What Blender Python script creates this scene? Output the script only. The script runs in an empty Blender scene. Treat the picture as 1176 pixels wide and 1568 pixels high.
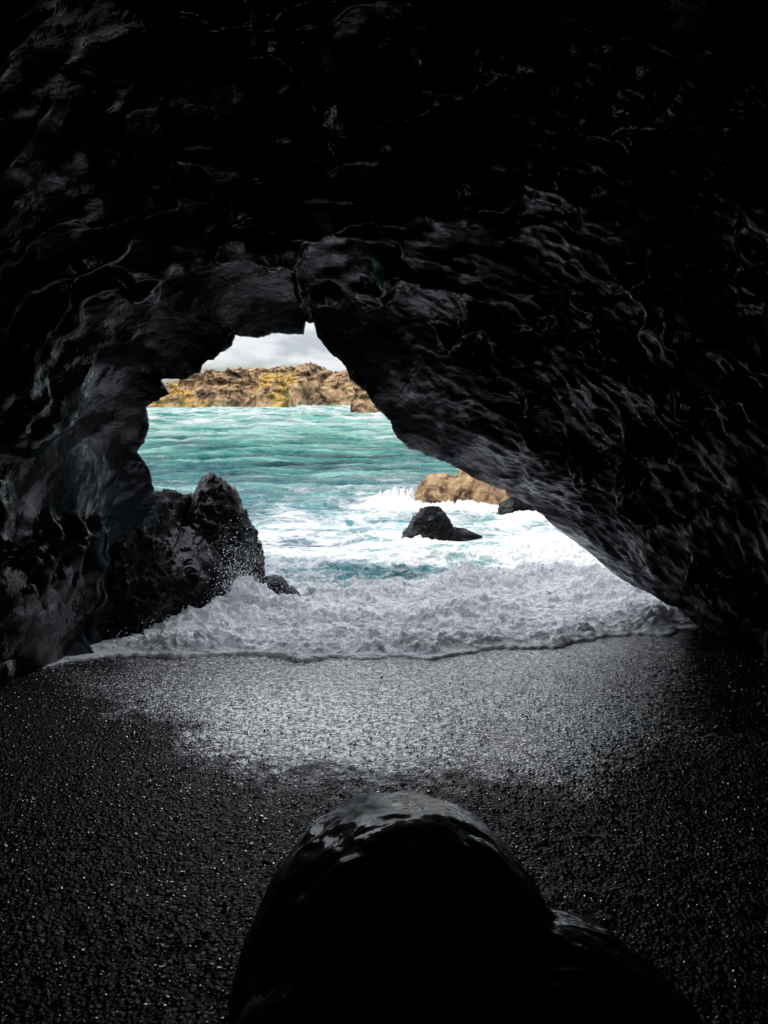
import bpy, math, numpy as np
from mathutils import Vector
rng=np.random.default_rng(7)
# ---------------------------------------------------------------- noise
_perm=rng.permutation(256); _perm=np.concatenate([_perm,_perm,_perm])
_g=rng.normal(size=(256,3)); _g/=np.linalg.norm(_g,axis=1)[:,None]
def pn(x,y,z=0.0):
    x,y,z=np.broadcast_arrays(np.asarray(x,float),np.asarray(y,float),np.asarray(z,float))
    xi=np.floor(x).astype(int);yi=np.floor(y).astype(int);zi=np.floor(z).astype(int)
    xf=x-xi;yf=y-yi;zf=z-zi
    f=lambda t:t*t*t*(t*(t*6-15)+10)
    u,v,w=f(xf),f(yf),f(zf)
    xi&=255;yi&=255;zi&=255
    out=0
    for a in (0,1):
        for b in (0,1):
            for c in (0,1):
                h=_perm[_perm[_perm[xi+a]+yi+b]+zi+c]
                gv=_g[h]
                d=gv[...,0]*(xf-a)+gv[...,1]*(yf-b)+gv[...,2]*(zf-c)
                out=out+d*(u if a else 1-u)*(v if b else 1-v)*(w if c else 1-w)
    return out*1.5
def fbm(x,y,z=0.0,o=4,l=2.1,g=.5):
    s=0;a=1
    for i in range(o):
        s=s+a*pn(x+i*17.3,y-i*9.1,np.asarray(z)+i*5.7); x=x*l;y=y*l;z=np.asarray(z)*l;a*=g
    return s
def ridg(x,y,z=0.0,o=4,l=2.1,g=.5):
    s=0;a=1
    for i in range(o):
        s=s+a*(1-2*np.abs(pn(x+i*17.3,y-i*9.1,np.asarray(z)+i*5.7))); x=x*l;y=y*l;z=np.asarray(z)*l;a*=g
    return s
def ss(a,b,x):
    t=np.clip((x-a)/(b-a),0,1); return t*t*(3-2*t)
# ---------------------------------------------------------------- mesh helpers
def mk(name,V,F,mat,smooth=True,attrs=None):
    V=np.asarray(V,dtype=np.float32);F=np.asarray(F,dtype=np.int32)
    me=bpy.data.meshes.new(name)
    me.vertices.add(len(V));me.vertices.foreach_set("co",V.ravel())
    k=F.shape[1]
    me.loops.add(F.size);me.loops.foreach_set("vertex_index",F.ravel())
    me.polygons.add(len(F));me.polygons.foreach_set("loop_start",np.arange(0,F.size,k,dtype=np.int32))
    me.update(calc_edges=True)
    me.polygons.foreach_set("use_smooth",np.full(len(F),smooth))
    if attrs:
        for n,a in attrs.items():
            at=me.attributes.new(n,'FLOAT','POINT');at.data.foreach_set("value",np.asarray(a,dtype=np.float32).ravel())
    me.materials.append(mat)
    o=bpy.data.objects.new(name,me);bpy.context.scene.collection.objects.link(o)
    return o
def gridfaces(nr,nc,wrap=False):
    i=np.arange(nr-1)[:,None];j=np.arange(nc if wrap else nc-1)[None,:]
    j2=(j+1)%nc
    return np.stack([i*nc+j,i*nc+j2,(i+1)*nc+j2,(i+1)*nc+j],-1).reshape(-1,4)
def grid(name,X,Y,Z,mat,wrap=False,attrs=None,flip=False):
    F=gridfaces(X.shape[0],X.shape[1],wrap)
    if flip:F=F[:,::-1]
    return mk(name,np.stack([X,Y,Z],-1).reshape(-1,3),F,mat,True,attrs)
# ---------------------------------------------------------------- materials
def newmat(name):
    m=bpy.data.materials.new(name);m.use_nodes=True
    nt=m.node_tree;return m,nt,nt.nodes["Principled BSDF"]
def N(nt,t,**k):
    n=nt.nodes.new(t)
    for a,b in k.items():
        if a in n.inputs.keys(): n.inputs[a].default_value=b
        else: setattr(n,a,b)
    return n
def ramp(nt,src,stops):
    r=nt.nodes.new("ShaderNodeValToRGB");nt.links.new(src,r.inputs[0])
    e=r.color_ramp.elements
    while len(e)<len(stops): e.new(.5)
    for q,(p,c) in zip(e,stops):
        q.position=p;q.color=(tuple(c)[:3]+(1,)) if hasattr(c,'__len__') else (c,c,c,1)
    return r
def noise(nt,vec,scale,detail=5,rough=.55,dist=0.,map=None):
    n=N(nt,"ShaderNodeTexNoise",Scale=scale,Detail=detail,Roughness=rough,Distortion=dist)
    if map:
        mp=nt.nodes.new("ShaderNodeMapping");mp.inputs["Scale"].default_value=map;nt.links.new(vec,mp.inputs[0]);vec=mp.outputs[0]
    nt.links.new(vec,n.inputs["Vector"]);return n
def math_(nt,op,a,b=None,clamp=False):
    n=nt.nodes.new("ShaderNodeMath");n.operation=op;n.use_clamp=clamp
    for i,v in enumerate((a,b)):
        if v is None: continue
        if isinstance(v,(int,float)): n.inputs[i].default_value=v
        else: nt.links.new(v,n.inputs[i])
    return n.outputs[0]
def mix(nt,f,a,b):
    n=nt.nodes.new("ShaderNodeMix");n.data_type='RGBA'
    for s,v in ((n.inputs[0],f),(n.inputs[6],a),(n.inputs[7],b)):
        if isinstance(v,(int,float)): s.default_value=v
        elif isinstance(v,tuple): s.default_value=v+(1,)
        else: nt.links.new(v,s)
    return n.outputs[2]
def bump(nt,h,strength,dist,normal=None):
    b=N(nt,"ShaderNodeBump",Strength=strength,Distance=dist);nt.links.new(h,b.inputs["Height"])
    if normal: nt.links.new(normal,b.inputs["Normal"])
    return b.outputs[0]

def rock_dark(name,c1,c2,rough,ior,coat,fine=1.0,cr=.10):
    m,nt,p=newmat(name);L=nt.links
    pos=nt.nodes.new("ShaderNodeNewGeometry").outputs["Position"]
    n1=noise(nt,pos,1.3,6,.6);n2=noise(nt,pos,7,4,.42,.3);n3=noise(nt,pos,13,3,.45,.4)
    n4=noise(nt,pos,1.9,7,.68,.6)
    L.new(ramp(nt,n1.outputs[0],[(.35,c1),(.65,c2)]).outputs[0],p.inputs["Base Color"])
    p.inputs["Roughness"].default_value=rough
    rid=math_(nt,'ABSOLUTE',math_(nt,'SUBTRACT',n3.outputs[0],.5))
    h=math_(nt,'SUBTRACT',n2.outputs[0],math_(nt,'MULTIPLY',rid,.45))
    bb=bump(nt,h,.8,.024*fine)
    L.new(bb,p.inputs["Normal"]);L.new(bb,p.inputs["Coat Normal"])
    L.new(math_(nt,'MULTIPLY',ramp(nt,n4.outputs[0],[(.46,0.),(.57,1.)]).outputs[0],coat),p.inputs["Coat Weight"])
    p.inputs["Coat Roughness"].default_value=cr;p.inputs["Coat IOR"].default_value=1.6
    p.inputs["IOR"].default_value=ior
    return m
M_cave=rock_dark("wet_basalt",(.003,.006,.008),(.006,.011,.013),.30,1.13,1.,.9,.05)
M_dark=rock_dark("wet_boulder_basalt",(.003,.004,.005),(.007,.007,.008),.35,1.12,.7,1.3,.07)
M_fore=rock_dark("smooth_boulder_basalt",(.002,.003,.003),(.004,.005,.005),.35,1.10,.8,.35,.06)

def rock_tan(name,yel,sc):
    m,nt,p=newmat(name);L=nt.links
    g=nt.nodes.new("ShaderNodeNewGeometry");pos=g.outputs["Position"]
    n2=noise(nt,pos,.42*sc,8,.64,.8,(1,1,.8));n3=noise(nt,pos,.10*sc,4,.6)
    nbig=noise(nt,pos,.22*sc,6,.6,.8)
    c=ramp(nt,n2.outputs[0],[(.36,(.035,.02,.015)),(.43,(.30,.18,.095)),(.60,(.66,.45,.25))]).outputs[0]
    c=mix(nt,ramp(nt,nbig.outputs[0],[(.39,.85),(.47,0.)]).outputs[0],c,(.06,.038,.028))
    y=ramp(nt,n3.outputs[0],[(.53-yel,0.),(.60-yel,1.)]).outputs[0]
    sep=nt.nodes.new("ShaderNodeSeparateXYZ");L.new(g.outputs["Normal"],sep.inputs[0])
    up=ramp(nt,sep.outputs[2],[(.1,.25),(.5,.7)]).outputs[0]
    yy=math_(nt,'MULTIPLY',y,up)
    c=mix(nt,yy,c,mix(nt,n2.outputs[0],(.85,.48,.03),(.60,.42,.08)))
    L.new(c,p.inputs["Base Color"]);p.inputs["Roughness"].default_value=.85
    L.new(bump(nt,n2.outputs[0],1.,1.8/sc),p.inputs["Normal"])
    return m
M_isl=rock_tan("sunlit_lava_rock",.01,1.)
M_head=rock_tan("headland_rock",-.10,.5)
M_tan=rock_tan("tide_rock",.0,6.)

# ---------------------------------------------------------------- cave
# outline of the mouth; the lip leans: its top overhangs further inland than its feet
mouth0=[(-2.62,-1.4),(-2.62,-.58),(-2.60,.14),(-2.55,1.15),(-2.60,1.44),(-2.73,1.64),(-2.60,1.91),(-2.65,2.13),(-2.39,2.29),(-2.48,2.44),(-2.19,2.45),(-2.05,2.53),(-2.01,2.63),(-1.90,2.67),(-1.79,2.76),(-1.68,2.81),(-1.65,2.94),(-1.43,2.91),(-1.14,2.96),(-.89,2.94),(-.87,3.09),(-.78,3.07),(-.74,2.92),(-.56,2.71),(-.43,2.60),(-.38,2.45),(-.20,2.31),(-.09,2.13),(.05,2.02),(.12,1.84),(.27,1.69),(.74,1.51),(1.06,1.33),(1.35,1.22),(1.66,1.04),(1.93,.79),(2.25,.56),(2.58,.27),(2.98,.15),(3.30,-.08),(3.45,-.44),(3.6,-1.4)]
def lipD(sl): return np.interp(sl,[-.5,-.27,-.12,0,.12],[8.2,8.0,7.1,6.4,6.2])
mouth=[]
for a,b in mouth0:
    sl=(b-2.2)/8.5;Dm_=float(lipD(sl));mouth.append((a*Dm_/8.5,2.2+sl*Dm_))
C=np.array([-0.5,1.2])
s65=[(-2.75,-1.5),(-2.75,.5),(-2.95,1.5),(-2.9,2.3),(-2.5,3.0),(-1.9,3.45),(-1.0,3.6),(-.1,3.35),(.9,2.75),(1.7,2.1),(2.4,1.3),(3.0,.6),(3.3,0),(3.4,-1.5)]
s4=[(-3.3,-1.5),(-3.5,.5),(-3.6,1.5),(-3.5,2.7),(-2.9,3.6),(-2.0,4.2),(-.9,4.4),(.3,4.2),(1.4,3.6),(2.4,2.7),(3.1,1.7),(3.3,.8),(3.3,0),(3.3,-1.5)]
s1=[(-4.2,-1.5),(-4.5,1.5),(-4.2,3.3),(-3,4.3),(-1,4.8),(1,4.6),(2.8,3.8),(3.9,2.6),(4.1,1),(4.0,-1.5)]
s3=[(-4.0,-1.5),(-4.4,1.5),(-3.8,3.3),(-2.5,4.3),(-.8,4.6),(1,4.3),(2.8,3.4),(3.7,2),(3.8,.5),(3.8,-1.5)]
s6=[(-.9,.8),(-.9,1.4),(-.6,1.6),(-.3,1.4),(-.3,.8)]
outer=[(-22,-3),(-21,2.5),(-17,4.2),(-10,5.6),(-4,6.0),(2,5.8),(8,6.2),(15,5.),(21,2.5),(22,-3)]
def polar(poly,th):
    P=np.array(poly+[poly[0]])-C
    r=np.zeros_like(th)
    dx,dz=np.cos(th),np.sin(th)
    for a,b in zip(P[:-1],P[1:]):
        e=b-a
        den=dx*e[1]-dz*e[0]
        den=np.where(np.abs(den)<1e-9,1e-9,den)
        t=(a[0]*e[1]-a[1]*e[0])/den
        s=(a[0]*dz-a[1]*dx)/den
        ok=(t>0)&(s>=-1e-6)&(s<=1+1e-6)
        r=np.where(ok&(t>r),t,r)
    return r
th0=np.linspace(0,2*math.pi,20001)
rm=polar(mouth,th0);px=rm*np.cos(th0);pz=rm*np.sin(th0)
seg=np.hypot(np.diff(px),np.diff(pz));seg=seg/seg.sum()+.9/20000
bot=(pz[1:]+C[1]<-.6);seg=np.where(bot,seg*.2,seg)
cum=np.concatenate([[0],np.cumsum(seg)]);cum/=cum[-1]
NT=1100
th=np.interp(np.linspace(0,1,NT,endpoint=False),cum,th0)
R=[polar(p,th) for p in (mouth,s65,s4,s1,s3,s6)]
R[0]=R[0]+.018*pn(th*14,1.,2.)+.012*pn(th*40,1.,5.)
sls=np.linspace(-.6,.3,400);zz_=2.2+sls*lipD(sls)
Dm=lipD(np.interp(C[1]+R[0]*np.sin(th),zz_,sls))
def csm(a,k):
    w=np.hanning(2*k+1);w/=w.sum()
    return np.convolve(np.concatenate([a[-k:],a,a[:k]]),w,'valid')
Rs=[csm(a,40) for a in R];Rs[0]=csm(R[0],40)+.04
KD=[8.5,6.5,4,1,-3,-6]
rowsD=np.concatenate([np.arange(8.5,3.5,-.020),np.arange(3.5,1,-.04),np.arange(1,-6.01,-.14)])
rows=[];
for D in rowsD:
    for k in range(5):
        if D>=KD[k+1]-1e-6:
            t=(KD[k]-D)/(KD[k]-KD[k+1])
            if k==0: tt=t**.85
            elif k==4: tt=1-math.sqrt(max(0,1-t*t))
            else: tt=t
            rows.append(Rs[k]*(1-tt)+Rs[k+1]*tt);break
    else: rows.append(Rs[5])
rin=np.array(rows)
k=25
pad=np.concatenate([np.repeat(rin[:1],k,0),rin,np.repeat(rin[-1:],k,0)])
cs=np.cumsum(np.concatenate([np.zeros((1,NT)),pad]),0)
sm=(cs[2*k+1:]-cs[:-2*k-1])/(2*k+1)
w=ss(0,.9,8.5-rowsD)[:,None]
rin=rin*(1-w)+sm*w
w=ss(0,.45,8.5-rowsD)[:,None]
rin=rin+(R[0]-Rs[0])[None]*(1-w)
fr_=np.clip((rowsD-3)/5.5,0,1)[:,None]
Yin=np.where(rowsD[:,None]>3,3+fr_*(Dm[None]-3),rowsD[:,None])
Ro=polar(outer,th)
Yo=[Dm+.03,Dm+.06,Dm+.10,Dm+.12];bo=[0,.002,.006,.012]
for t in np.linspace(.03,1,60):
    Yo.append(Dm*(1-t)+5.4*t+.12+.15*math.sin(t*9));bo.append(.012+.988*t**1.6)
for D in np.linspace(5.3,-10,40): Yo.append(Dm*0+D);bo.append(1.0)
Yo=np.array(Yo);bo=np.array(bo)
ro=R[0][None]*(1-bo[:,None])+Ro[None]*bo[:,None]
r=np.concatenate([ro[::-1],rin]);Y=np.concatenate([Yo[::-1],Yin])
no=len(bo)
X=C[0]+r*np.cos(th);Z=C[1]+r*np.sin(th)
def gnorm(X,Y,Z):
    P=np.stack([X,Y,Z],-1)
    a=np.gradient(P,axis=0)
    b=(np.roll(P,-1,1)-np.roll(P,1,1))
    n=np.cross(a,b);n/=np.linalg.norm(n,axis=-1)[...,None]+1e-12
    return n
n=gnorm(X,Y,Z)
inw=np.stack([-np.cos(th)[None]*np.ones_like(X),0*X,-np.sin(th)[None]*np.ones_like(X)],-1)
sgn=np.sign((n*inw).sum(-1));sgn[:no]=1
n=n*sgn[...,None]
for i in range(no-2,no+2): n[i]=inw[i]
dm=Dm[None]-Y[no:]
x,y,z=X[no:].copy(),Y[no:].copy(),Z[no:].copy()
away=ss(0,1.1,dm);a2=.3+.7*ss(0,.4,dm)
thg=np.repeat(th[None],len(rowsD),0)
wx=fbm(x*.6,y*.6,z*.6,3)
d=.20*away*fbm(x*.5,y*.5,z*.5,2)
# overhanging flow ledges whose steps face the mouth
ax=np.cos(thg)*2.2;az=np.sin(thg)*2.2
def ledge(freq,wa,amp,seed,cut):
    t=y*freq+wa*fbm(x*.7+seed,y*.7,z*.7,4)+.5*pn(ax*.6,az*.6,seed)
    f_=t-np.floor(t);mk_=ss(cut,cut+.3,pn(x*.8+seed*3,y*.8,z*.8+5))
    return amp*mk_*f_**2*(1-ss(.88,1,f_))
d+=away*(ledge(.75,.9,.24,1.3,-.3)+ledge(1.6,1.2,.10,7.7,-.2)+ledge(3.3,1.5,.040,4.1,-.15))
right=ss(-.3,1.2,x)*ss(2.,4.5,y)
d+=(.003+.028*right)*a2*ridg(x*2.4+wx,y*4.6+wx*.7,z*2.4,3)
d+=(.001+.018*right)*a2*(1-2*np.abs(pn(x*5+wx,y*10,z*5)))
d+=(.001+.007*right)*a2*(1-2*np.abs(pn(x*11+wx,y*20,z*11)))
d+=.03*away*fbm(x*1.3,y*1.3,z*1.3,2)
X[no:]+=n[no:,:,0]*d;Y[no:]+=n[no:,:,1]*d*away;Z[no:]+=n[no:,:,2]*d
x,y,z=X[:no],Y[:no],Z[:no]
bl=bo[::-1][:,None]
do=ss(0,.12,bl)*(.6*fbm(x*.35,y*.35,z*.35,5)+.2*ridg(x*1.2,y*1.2,z*1.2,3))
Y[:no]+=np.where(bl<1,np.maximum(do,-.1)*.9,do*.3);Z[:no]+=ss(.5,1,bl)*do*.5*(z>1)
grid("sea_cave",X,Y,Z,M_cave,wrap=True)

# ---------------------------------------------------------------- sand
def zs(x,y):
    b=.105*(6.8-y);b=np.where(b>.45,.45+.35*np.tanh((b-.45)/.35)*.6,b)
    b=np.maximum(b,-4.)
    return b+.02*fbm(x*.8,y*.8,3.3,3)*np.clip((9-y)/5,0.1,1)+.05*ss(1.5,3.5,np.abs(x))*(y<8)
ys=np.concatenate([np.arange(-9,1,.2),np.arange(1,7.6,.011),np.geomspace(7.6,4000,60)])
s=np.linspace(-1,1,761)
xx=3.6*s+40*s**9+4000*s**21
Xs,Ys=np.meshgrid(xx,ys)
Zs=zs(Xs,Ys)
wetm=ss(-.3,.30,Ys-3.9-1.05*np.maximum(-.5-Xs,0)-.60*np.maximum(Xs-.9,0)+.28*fbm(Xs*1.6,Ys*1.6,4.,5)+.30*fbm(Xs*10,Ys*13,4.,3))
nearm=(Ys>.9)&(Ys<7.6)&(np.abs(Xs)<5)
fine=.006*pn(Xs*8,Ys*12,1.)+.006*pn(Xs*20+Ys*6,Ys*26,2.)+.006*pn(Xs*36+Ys*12,Ys*44,5.)
Zs=Zs+np.where(nearm,fine*(1-.45*wetm),0)
sheen=wetm*(.50+.50*(1-ss(4.7,6.0,Ys+.3*fbm(Xs*1.2,Ys*1.2,9.,3))))*(1-.55*ss(1.2,2.4,Xs))  # reflected sky brightness painted as reflectivity: stronger inland, fading to the right
m,nt,p=newmat("black_volcanic_sand");L=nt.links
pos=nt.nodes.new("ShaderNodeNewGeometry").outputs["Position"]
aw=nt.nodes.new("ShaderNodeAttribute");aw.attribute_name="wet";wet=aw.outputs["Fac"]
as_=nt.nodes.new("ShaderNodeAttribute");as_.attribute_name="sheen"
v1=N(nt,"ShaderNodeTexVoronoi",Scale=58.);L.new(pos,v1.inputs["Vector"])
n2=noise(nt,pos,30,4,.6,0,(1,1.4,1));n3=noise(nt,pos,110,3,.6);n4=noise(nt,pos,30,4,.65,.3,(1,1.5,1))
h=math_(nt,'ADD',math_(nt,'MULTIPLY',v1.outputs[0],-.8),math_(nt,'ADD',n2.outputs[0],math_(nt,'MULTIPLY',n3.outputs[0],.35)))
bn=N(nt,"ShaderNodeBump",Distance=.018);L.new(h,bn.inputs["Height"])
L.new(math_(nt,'SUBTRACT',1.,math_(nt,'MULTIPLY',wet,.55)),bn.inputs["Strength"])
L.new(bn.outputs[0],p.inputs["Normal"])
L.new(mix(nt,n2.outputs[0],(.003,.003,.004),(.009,.009,.011)),p.inputs["Base Color"])
L.new(math_(nt,'SUBTRACT',.17,math_(nt,'MULTIPLY',wet,.13)),p.inputs["Roughness"])
sheen_film=math_(nt,'MULTIPLY',as_.outputs["Fac"],ramp(nt,n4.outputs[0],[(.45,.05),(.54,1.)]).outputs[0])  # wet film patches carrying the painted sheen
L.new(math_(nt,'ADD',1.30,math_(nt,'MULTIPLY',sheen_film,8.)),p.inputs["IOR"])
grid("black_sand_beach",Xs,Ys,Zs,m,attrs={"wet":wetm,"sheen":sheen})
# pebbles
def ico():
    t=(1+5**.5)/2
    V=np.array([(-1,t,0),(1,t,0),(-1,-t,0),(1,-t,0),(0,-1,t),(0,1,t),(0,-1,-t),(0,1,-t),(t,0,-1),(t,0,1),(-t,0,-1),(-t,0,1)],float)
    V/=np.linalg.norm(V[0])
    F=np.array([(0,11,5),(0,5,1),(0,1,7),(0,7,10),(0,10,11),(1,5,9),(5,11,4),(11,10,2),(10,7,6),(7,1,8),(3,9,4),(3,4,2),(3,2,6),(3,6,8),(3,8,9),(4,9,5),(2,4,11),(6,2,10),(8,6,7),(9,8,1)])
    return V,F
IV,IF=ico()
def scatter(name,P,rad,mat,flat=.6,smooth=True):
    n=len(P)
    S=rad[:,None,None]*np.stack([rng.uniform(.8,1.5,n),rng.uniform(.7,1.2,n),np.full(n,flat)],-1)[:,None,:]
    V=IV[None]*rng.uniform(.85,1.15,(n,12,1))*S
    a=rng.uniform(0,6.28,n);c,s_=np.cos(a)[:,None],np.sin(a)[:,None]
    x=V[...,0]*c-V[...,1]*s_;y=V[...,0]*s_+V[...,1]*c;zz=V[...,2]
    tl=rng.normal(0,.25,n)[:,None];zz=zz+y*tl
    V=np.stack([x,y,zz],-1)+P[:,None]
    F=IF[None]+(np.arange(n)*12)[:,None,None]
    return mk(name,V.reshape(-1,3),F.reshape(-1,3),mat,smooth)
m,nt,p=newmat("wet_black_pebble");p.inputs["Base Color"].default_value=(.012,.012,.014,1);p.inputs["Roughness"].default_value=.08;p.inputs["IOR"].default_value=5.5
npb=30000
yy=1.0+5.6*rng.random(npb)**.8;xx_=rng.uniform(-1,1,npb)*(yy*.55+.5)
rad=.002+.006*rng.random(len(yy))**2.5
scatter("gravel",np.stack([xx_,yy,zs(xx_,yy)+rad*.3+.004],-1),rad,m,.45,False)

# ---------------------------------------------------------------- sea
ex=[-4,-3.1,-2.75,-2.5,-2.1,-1.4,-.6,.1,.6,1.5,2.2,2.7,4];ey=[5.4,5.5,5.9,6.3,6.55,6.45,6.38,6.45,6.6,6.85,7.25,7.45,7.7]
D=5.3*np.exp(np.arange(0,1.02,.0026))
D=np.concatenate([D,D[-1]*np.exp(np.arange(1,420)*.0062)])
D=np.concatenate([D,np.geomspace(D[-1]*1.01,5000,90)])
s=np.linspace(-1,1,661)
W=(5+1.1*D)[:,None]
Xw=W*(.27*s+.73*s**5)[None];Yw=np.repeat(D[:,None],len(s),1)
edge=np.interp(Xw,ex,ey)+.28*pn(Xw*1.3,2.,3.)+.15*pn(Xw*3.6,7.,3.)+.06*pn(Xw*12,7.,3.)
dd=Yw-edge
front=ss(0,.03,dd)
zsand=zs(Xw,np.minimum(Yw,9.))
k_=ss(.1,1.0,dd)
film=(zsand+.012)*(1-k_)+np.maximum(.02,zsand+.012)*k_
h=(zsand-.06)*(1-front)+film*front
wv=fbm(Xw*.5,Yw*.5,1.,2)
crest=0
thin=ss(-2.6,-2.0,Xw)
for dk,hk,wk in ((.30,.06,.20),(1.15,.09,.30),(2.2,.10,.36),(3.7,.12,.45)):
    c=dk+.30*wv+.15*pn(Xw*1.5,dk*3,4.)
    b_=np.exp(-((dd-c)/np.where(dd<c,wk*.7,wk*1.6))**2)*np.clip(.6+.8*fbm(Xw*.9+dk*7,1.,dk,2),.1,2)
    h+=hk*b_*thin*front;crest=np.maximum(crest,b_)
nm=Yw<14
amp=(.25*ss(0,.05,dd)+.75*ss(0,.3,dd))*(1-.8*ss(2.8,5,dd))*(.2+.8*thin)
bx=Xw+.06*fbm(Xw*4,Yw*4,8.,2);by=Yw+.06*fbm(Xw*4,Yw*4,18.,2)
bil=lambda sx,sy,zz: 2.6*np.abs(pn(bx*sx,by*sy,zz))
lum=.022*ridg(bx*2.,by*3.2,1.5,2)+.030*bil(4.5,5.5,3.)+.026*bil(10,13,5.)+.018*bil(22,26,9.)
h+=np.where(nm,amp*lum*(.6+.7*crest),0)
ch=ss(8,24,Yw)
q=Xw*.9+Yw*.15
def wav(sc,a,zz,st=2.2): return a*(1-2*np.abs(pn(q*sc/st,(Yw-.25*Xw)*sc,zz)))
h+=(.30+.70*ch)*(wav(.9,.11,1)+wav(1.9,.06,2)+.03*pn(Xw*4,Yw*7,3.))*ss(1,3,dd)
far=ss(14,60,Yw);fade=1/(1+(Yw/400)**2)
w1=wav(.30,1,4);w2=wav(.12,1,5,2.8);w3=wav(.6,1,6)
h+=far*fade*(.40*w1+.66*w2+.22*w3)
def bumpg(x0,y0,sx,sy,a): return a*np.exp(-((Xw-x0)/sx)**2-((Yw-y0)/sy)**2)
spl=bumpg(-1.50,8.0,.22,.3,.20)+bumpg(-1.35,7.8,.5,.4,.08)+bumpg(2.6,8.3,.3,.35,.12)+bumpg(.35,16.0,.5,.6,.34)+bumpg(1.6,15.1,.9,.3,.14)+bumpg(.55,11.6,.4,.2,.08)+bumpg(2.6,14.1,.4,.3,.12)
h+=spl*(.7+.9*np.abs(fbm(Xw*5,Yw*5,2.,3)))
cov=ss(-.02,.02,dd)*(.69+.20*crest+.26*(1-ss(.05,.4,dd)))*(1-ss(2.2,3.4,dd+.5*wv))
cov=np.maximum(cov,.51-.04*ss(10,14,Yw)-.11*ss(15,26,Yw)-.07*ss(26,60,Yw)+.16*crest*(Yw<13))
cov=cov-.17*np.exp(-((Xw+.1-.35*wv)/.7)**2-((Yw-9.0)/.6)**2)
cov=cov+np.clip(spl*4,0,.5)+.04*np.exp(-((Xw-.3)/2.)**2-((Yw-13.5)/2.)**2)+.07*ss(1.0,2.4,Xw)*(Yw<13)
cov+=.36*far*ss(.45,.9,w1*.5+w3*.5)
cov-=.05*(1-thin)*(dd>.15)
dx=.035*amp*fbm(Xw*9,Yw*9,4.,2)*nm;dy=-.05*amp*(lum/.12)*nm
m,nt,p=newmat("sea_water");L=nt.links
pos=nt.nodes.new("ShaderNodeNewGeometry").outputs["Position"]
at=nt.nodes.new("ShaderNodeAttribute");at.attribute_name="foam";ah=nt.nodes.new("ShaderNodeAttribute");ah.attribute_name="hgt"
ad=nt.nodes.new("ShaderNodeAttribute");ad.attribute_name="dist";ash=nt.nodes.new("ShaderNodeAttribute");ash.attribute_name="shore"
na=noise(nt,pos,1.6,9,.70,.8,(.8,1.25,1));nb=noise(nt,pos,.34,10,.72,.6,(.6,1.5,1))
vf=N(nt,"ShaderNodeTexVoronoi",Scale=3.2);vf.feature='DISTANCE_TO_EDGE'
wp=nt.nodes.new("ShaderNodeVectorMath");wp.operation='ADD'
nw=noise(nt,pos,2.5,4,.6);sc=nt.nodes.new("ShaderNodeVectorMath");sc.operation='SCALE';sc.inputs["Scale"].default_value=.6
L.new(nw.outputs[1],sc.inputs[0]);L.new(pos,wp.inputs[0]);L.new(sc.outputs[0],wp.inputs[1]);L.new(wp.outputs[0],vf.inputs["Vector"])
lace=ramp(nt,vf.outputs[0],[(.0,1.),(.16,0.)]).outputs[0]
mx=nt.nodes.new("ShaderNodeMix");L.new(ad.outputs["Fac"],mx.inputs[0]);L.new(na.outputs[0],mx.inputs[2]);L.new(nb.outputs[0],mx.inputs[3])
f=math_(nt,'ADD',mx.outputs[0],at.outputs["Fac"])
f=math_(nt,'ADD',f,math_(nt,'MULTIPLY',math_(nt,'MULTIPLY',lace,.12),math_(nt,'SUBTRACT',1.,ad.outputs["Fac"])))
foam=ramp(nt,math_(nt,'SUBTRACT',f,.5),[(.42,0.),(.52,.35),(.64,1.)]).outputs[0]
nc=noise(nt,pos,.45,9,.68,.3,(.45,1.6,1))
tone=math_(nt,'ADD',ah.outputs["Fac"],math_(nt,'MULTIPLY',math_(nt,'SUBTRACT',nc.outputs[0],.5),3.0))
deep=ramp(nt,tone,[(.10,(.001,.045,.06)),(.5,(.006,.14,.145)),(.85,(.06,.33,.27)),(1.,(.26,.56,.48))]).outputs[0]
shal=ramp(nt,tone,[(.10,(.010,.09,.13)),(.5,(.04,.21,.24)),(.9,(.18,.42,.42))]).outputs[0]
wc=mix(nt,ad.outputs["Fac"],shal,deep)
wc=mix(nt,ash.outputs["Fac"],wc,(.05,.06,.065))
col=mix(nt,foam,wc,(.84,.85,.88))
L.new(col,p.inputs["Base Color"])
L.new(math_(nt,'ADD',.12,math_(nt,'MULTIPLY',foam,.55)),p.inputs["Roughness"])
p.inputs["IOR"].default_value=1.33
L.new(math_(nt,'MULTIPLY',foam,math_(nt,'SUBTRACT',.5,math_(nt,'MULTIPLY',ad.outputs["Fac"],.5))),p.inputs["Subsurface Weight"])
p.inputs["Subsurface Radius"].default_value=(1.,1.,1.1);p.inputs["Subsurface Scale"].default_value=.05
L.new(math_(nt,'SUBTRACT',.5,math_(nt,'MULTIPLY',ad.outputs["Fac"],.38)),p.inputs["Specular IOR Level"])
n5=noise(nt,pos,9,6,.65,.3,(.7,1.3,1));n6=noise(nt,pos,55,4,.7)
hh=math_(nt,'ADD',n5.outputs[0],math_(nt,'MULTIPLY',math_(nt,'MULTIPLY',n6.outputs[0],foam),.45))
b1=bump(nt,hh,.7,.05)
n7=noise(nt,pos,1.0,7,.64,.2,(.5,1.6,1));b2=N(nt,"ShaderNodeBump",Strength=1.);L.new(n7.outputs[0],b2.inputs["Height"]);L.new(b1,b2.inputs["Normal"])
L.new(math_(nt,'ADD',.25,math_(nt,'MULTIPLY',ad.outputs["Fac"],1.0)),b2.inputs["Distance"]);L.new(b2.outputs[0],p.inputs["Normal"])
hg=np.clip(.42+np.where(far>0,h*.7,h*1.4),0,1)
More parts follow.
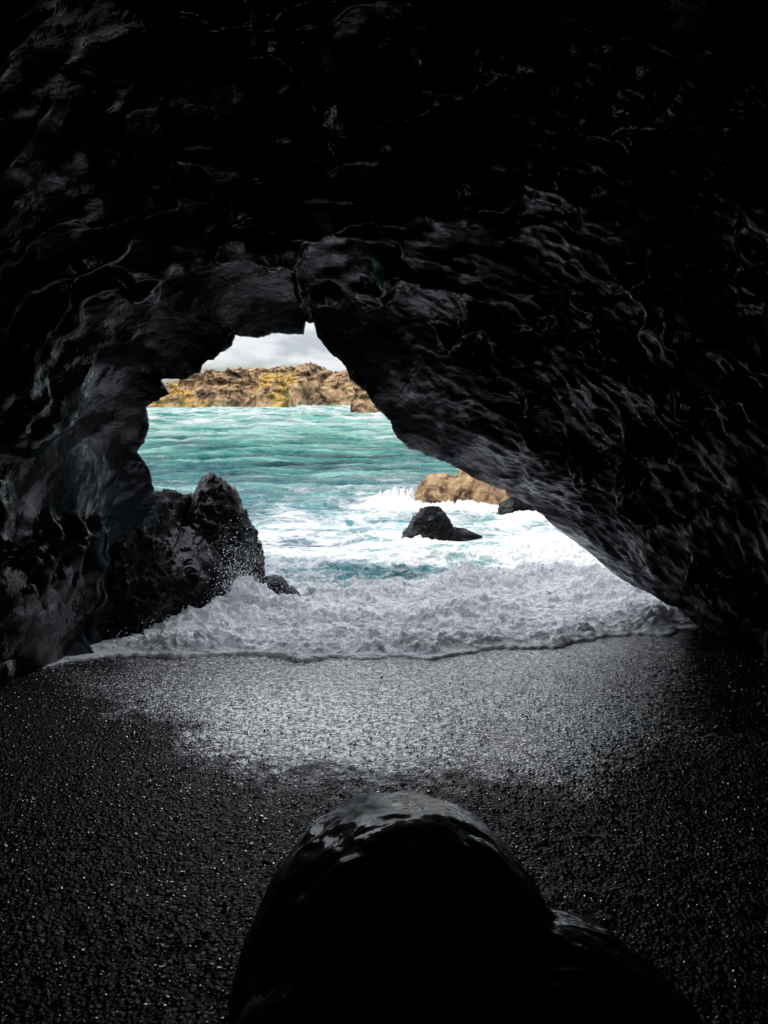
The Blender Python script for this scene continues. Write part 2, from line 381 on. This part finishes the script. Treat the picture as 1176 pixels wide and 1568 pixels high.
grid("sea",Xw+dx,Yw+dy,h,m,attrs={"foam":cov,"hgt":hg,"dist":ss(10,26,Yw),"shore":1-ss(.2,.8,dd)})
# spray droplets
m2,nt,p=newmat("foam_droplet");p.inputs["Base Color"].default_value=(.85,.87,.9,1);p.inputs["Roughness"].default_value=.25
Ps=[]
def cl(n_,c,s_): Ps.append(np.abs(rng.normal(size=(n_,3)))*[0,0,s_[2]]+rng.normal(size=(n_,3))*[s_[0],s_[1],0]+np.array(c))
cl(4500,(-1.52,7.9,.12),(.13,.16,.26));cl(900,(-1.3,7.8,.12),(.3,.2,.15));cl(800,(2.5,8.1,.12),(.25,.25,.16))
cl(600,(.5,15.8,.2),(.4,.4,.3))
xe=rng.uniform(-2.4,2.6,3000);Ps.append(np.stack([xe,np.interp(xe,ex,ey)+.1+np.abs(rng.normal(0,.5,3000)),.06+np.abs(rng.normal(0,.07,3000))],-1))
P=np.concatenate(Ps)
scatter("sea_spray",P,.0015+.0055*rng.random(len(P))**3,m2,1.)

# ---------------------------------------------------------------- rocks
def ico_sub(n):
    import bmesh
    bm=bmesh.new();bmesh.ops.create_icosphere(bm,subdivisions=n,radius=1)
    V=np.array([v.co[:] for v in bm.verts]);F=np.array([[v.index for v in f.verts] for f in bm.faces]);bm.free();return V,F
I6=ico_sub(7)
I5=ico_sub(6)
def rock(name,c,lobes,mat,seed,amp=.12,planes=14,pl=(.72,1.0),I=None,fr=1.,rg=1.,micro=0.):
    V,F=I or I5;c=np.array(c,float)
    r_=np.zeros(len(V));rs=np.random.default_rng(seed)
    for lc,lr in lobes:
        lr=np.array(lr);o=(c-np.array(lc))/lr;dv=V/lr
        A=(dv**2).sum(1);B=2*(dv*o).sum(1);Cc=(o**2).sum()-1
        disc=B*B-4*A*Cc
        t=np.where(disc>0,(-B+np.sqrt(np.maximum(disc,0)))/(2*A),0)
        r_=np.maximum(r_,t)
    P0=V*r_[:,None]
    for i in range(planes):
        nn=rs.normal(size=3);nn/=np.linalg.norm(nn)
        sup=(P0@nn).max()*rs.uniform(*pl)
        dn=V@nn
        lim=np.where(dn>.05,sup/np.maximum(dn,.05),1e9)
        r_=np.minimum(r_,lim)
    S=np.mean([l[1] for l in lobes]);q=V*r_[:,None]/S+seed*3.1
    k=fr
    dsp=amp*(.6*fbm(q[:,0]*1.1*k,q[:,1]*1.1*k,q[:,2]*1.1*k,5,2.1,.5)+rg*(.35*(ridg(q[:,0]*2*k,q[:,1]*2*k,q[:,2]*2*k,4)-.8)))
    P=V*(r_+S*dsp)[:,None]+c
    if micro:
        P=P+V*(micro*ridg(P[:,0]*4,P[:,1]*4,P[:,2]*7,4))[:,None]
    return mk(name,P,F,mat,True)
rock("foreground_boulder",(.15,2.05,.3),[((.06,2.25,.40),(.50,.66,.56)),((.40,2.0,.3),(.54,.6,.43)),((.66,1.75,.20),(.52,.55,.36)),((-.0,1.9,.35),(.47,.6,.46))],M_fore,3,.085,6,(.89,1.),I6,1.3,.4)
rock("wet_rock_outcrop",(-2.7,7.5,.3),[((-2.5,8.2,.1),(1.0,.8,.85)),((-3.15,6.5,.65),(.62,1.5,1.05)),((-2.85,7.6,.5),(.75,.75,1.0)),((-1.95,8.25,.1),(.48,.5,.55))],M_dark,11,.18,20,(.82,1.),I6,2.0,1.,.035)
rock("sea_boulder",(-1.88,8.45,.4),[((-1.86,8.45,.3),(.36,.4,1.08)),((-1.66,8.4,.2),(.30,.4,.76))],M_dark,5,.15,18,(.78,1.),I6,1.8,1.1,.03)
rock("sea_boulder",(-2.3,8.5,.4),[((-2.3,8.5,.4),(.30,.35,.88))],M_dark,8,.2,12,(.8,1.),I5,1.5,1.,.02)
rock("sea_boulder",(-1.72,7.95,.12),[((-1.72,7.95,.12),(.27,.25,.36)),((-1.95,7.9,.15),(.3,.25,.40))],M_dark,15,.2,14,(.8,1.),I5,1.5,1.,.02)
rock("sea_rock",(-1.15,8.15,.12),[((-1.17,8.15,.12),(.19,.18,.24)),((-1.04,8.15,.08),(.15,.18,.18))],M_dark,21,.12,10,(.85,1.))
rock("sea_rock",(.72,11.9,.0),[((.72,11.9,.05),(.34,.3,.52)),((1.05,12.0,.0),(.5,.3,.22)),((.5,11.9,.0),(.22,.3,.25))],M_dark,9,.3,12,(.75,1.))
rock("tide_rock",(1.55,15.8,.1),[((1.2,15.8,.1),(.62,.6,.62)),((1.95,16.0,.1),(.75,.6,.72)),((.85,15.8,.1),(.3,.5,.45)),((2.6,16.0,.1),(.5,.5,.4))],M_tan,13,.3,16,(.7,1.))
rock("sea_rock",(2.5,14.6,.0),[((2.5,14.6,.0),(.36,.3,.38)),((2.85,14.7,.0),(.3,.3,.25))],M_dark,17,.2,12,(.75,1.))
# islands
def island(name,xp,zp,y0,dep,mat,sc,nx=520,ny=130,jag=1.):
    xs=np.linspace(xp[0],xp[-1],nx);v=np.linspace(0,1,ny)
    X,V=np.meshgrid(xs,v)
    Y=y0+dep*V
    wob=fbm(X/sc*.35,3.,y0,3)
    ed=np.clip(V*dep-sc*(1.2*wob+.8),0,None)
    prof=np.interp(X+.5*sc*pn(X/sc*.8,V*3,1.),xp,zp)
    frn=ss(0,sc*1.3,ed)*.55+ss(sc*1.2,sc*4.,ed)*.45
    H=-.8+(prof+.8)*frn*(1-ss(.7,1,V))
    H+=jag*sc*.36*frn*ridg(X/sc*.6,Y/sc*.6,1.,5,2.1,.62)-jag*sc*.28*frn
    Y=Y-sc*.8*ridg(X/sc*.7,H/sc*1.3,5.,5)*frn
    X=X+sc*.3*fbm(X/sc,H/sc,Y/sc,4)
    return grid(name,X,Y,H,mat)
island("rocky_island",[-75,-62,-54,-51,-48,-42,-38,-35,-31,-27,-24.5,-22.8,-21.5],[0,1.5,2.2,4.6,6,8.3,8.6,9.0,8.2,8.3,7.0,4.0,0],168,26,M_isl,3.2)
island("rocky_headland",[-150,-120,-90,-75,-65,-58,-50,-43,-37,-32,-28,-22,-18,-12,-6,10,40,70,90],[0,8,12,14,17,16,18,17,19.5,18,15.5,15,16.5,14,11,12,14,8,0],355,60,M_head,6.)
island("rocky_islet",[-3.4,-2.9,-2.4,-1.9,-1.2,-.4,.4,1.2,3,6,9,12],[0,3.4,4.6,4.5,3.8,3.2,2.6,2.8,3.8,4.4,2,0],72,9,M_isl,1.3)

# ---------------------------------------------------------------- world, sun
sc_=bpy.context.scene
w_=bpy.data.worlds.new("World");sc_.world=w_;w_.use_nodes=True;nt=w_.node_tree;L=nt.links
bg=nt.nodes["Background"];bg.inputs[1].default_value=.1
sky=nt.nodes.new("ShaderNodeTexSky");sky.sky_type='NISHITA';sky.sun_disc=False
el=math.radians(50);rot=math.radians(215);sky.sun_elevation=el;sky.sun_rotation=rot
tc=nt.nodes.new("ShaderNodeTexCoord")
cn=noise(nt,tc.outputs["Generated"],5.,8,.55,.3,(1,1,3.2))
cf=ramp(nt,cn.outputs[0],[(.36,.0),(.48,1.)]).outputs[0]
cn2=noise(nt,tc.outputs["Generated"],11.,8,.55,.3,(1,1,3.0))
cc=ramp(nt,cn2.outputs[0],[(.42,(.60,.64,.72)),(.56,(.92,.94,.97))]).outputs[0]
sp=nt.nodes.new("ShaderNodeSeparateXYZ");L.new(tc.outputs["Generated"],sp.inputs[0])
gain=math_(nt,'ADD',9.4,math_(nt,'MULTIPLY',math_(nt,'MAXIMUM',math_(nt,'SUBTRACT',sp.outputs[2],.10),0.),45.))
gain=math_(nt,'MINIMUM',gain,22.)
vm=nt.nodes.new("ShaderNodeVectorMath");vm.operation='SCALE';L.new(cc,vm.inputs[0]);L.new(gain,vm.inputs["Scale"])
L.new(mix(nt,cf,sky.outputs[0],vm.outputs[0]),bg.inputs[0])
sd=Vector((math.sin(rot)*math.cos(el),math.cos(rot)*math.cos(el),math.sin(el)))
sl=bpy.data.lights.new("sun","SUN");sl.energy=2.2;sl.angle=math.radians(.5);sl.color=(1,.92,.80)
so=bpy.data.objects.new("sun",sl);sc_.collection.objects.link(so);so.rotation_euler=sd.to_track_quat('Z','Y').to_euler()
# ---------------------------------------------------------------- camera
cam=bpy.data.cameras.new("camera");co=bpy.data.objects.new("camera",cam);sc_.collection.objects.link(co)
co.location=(0,0,2.2);co.rotation_euler=(math.radians(90),0,0)
cam.sensor_fit='VERTICAL';cam.sensor_height=36;cam.sensor_width=27;cam.lens=27;cam.shift_y=-169/1568
cam.clip_start=.05;cam.clip_end=8000
sc_.camera=co
sc_.view_settings.view_transform='Standard';sc_.view_settings.look='None';sc_.view_settings.exposure=0
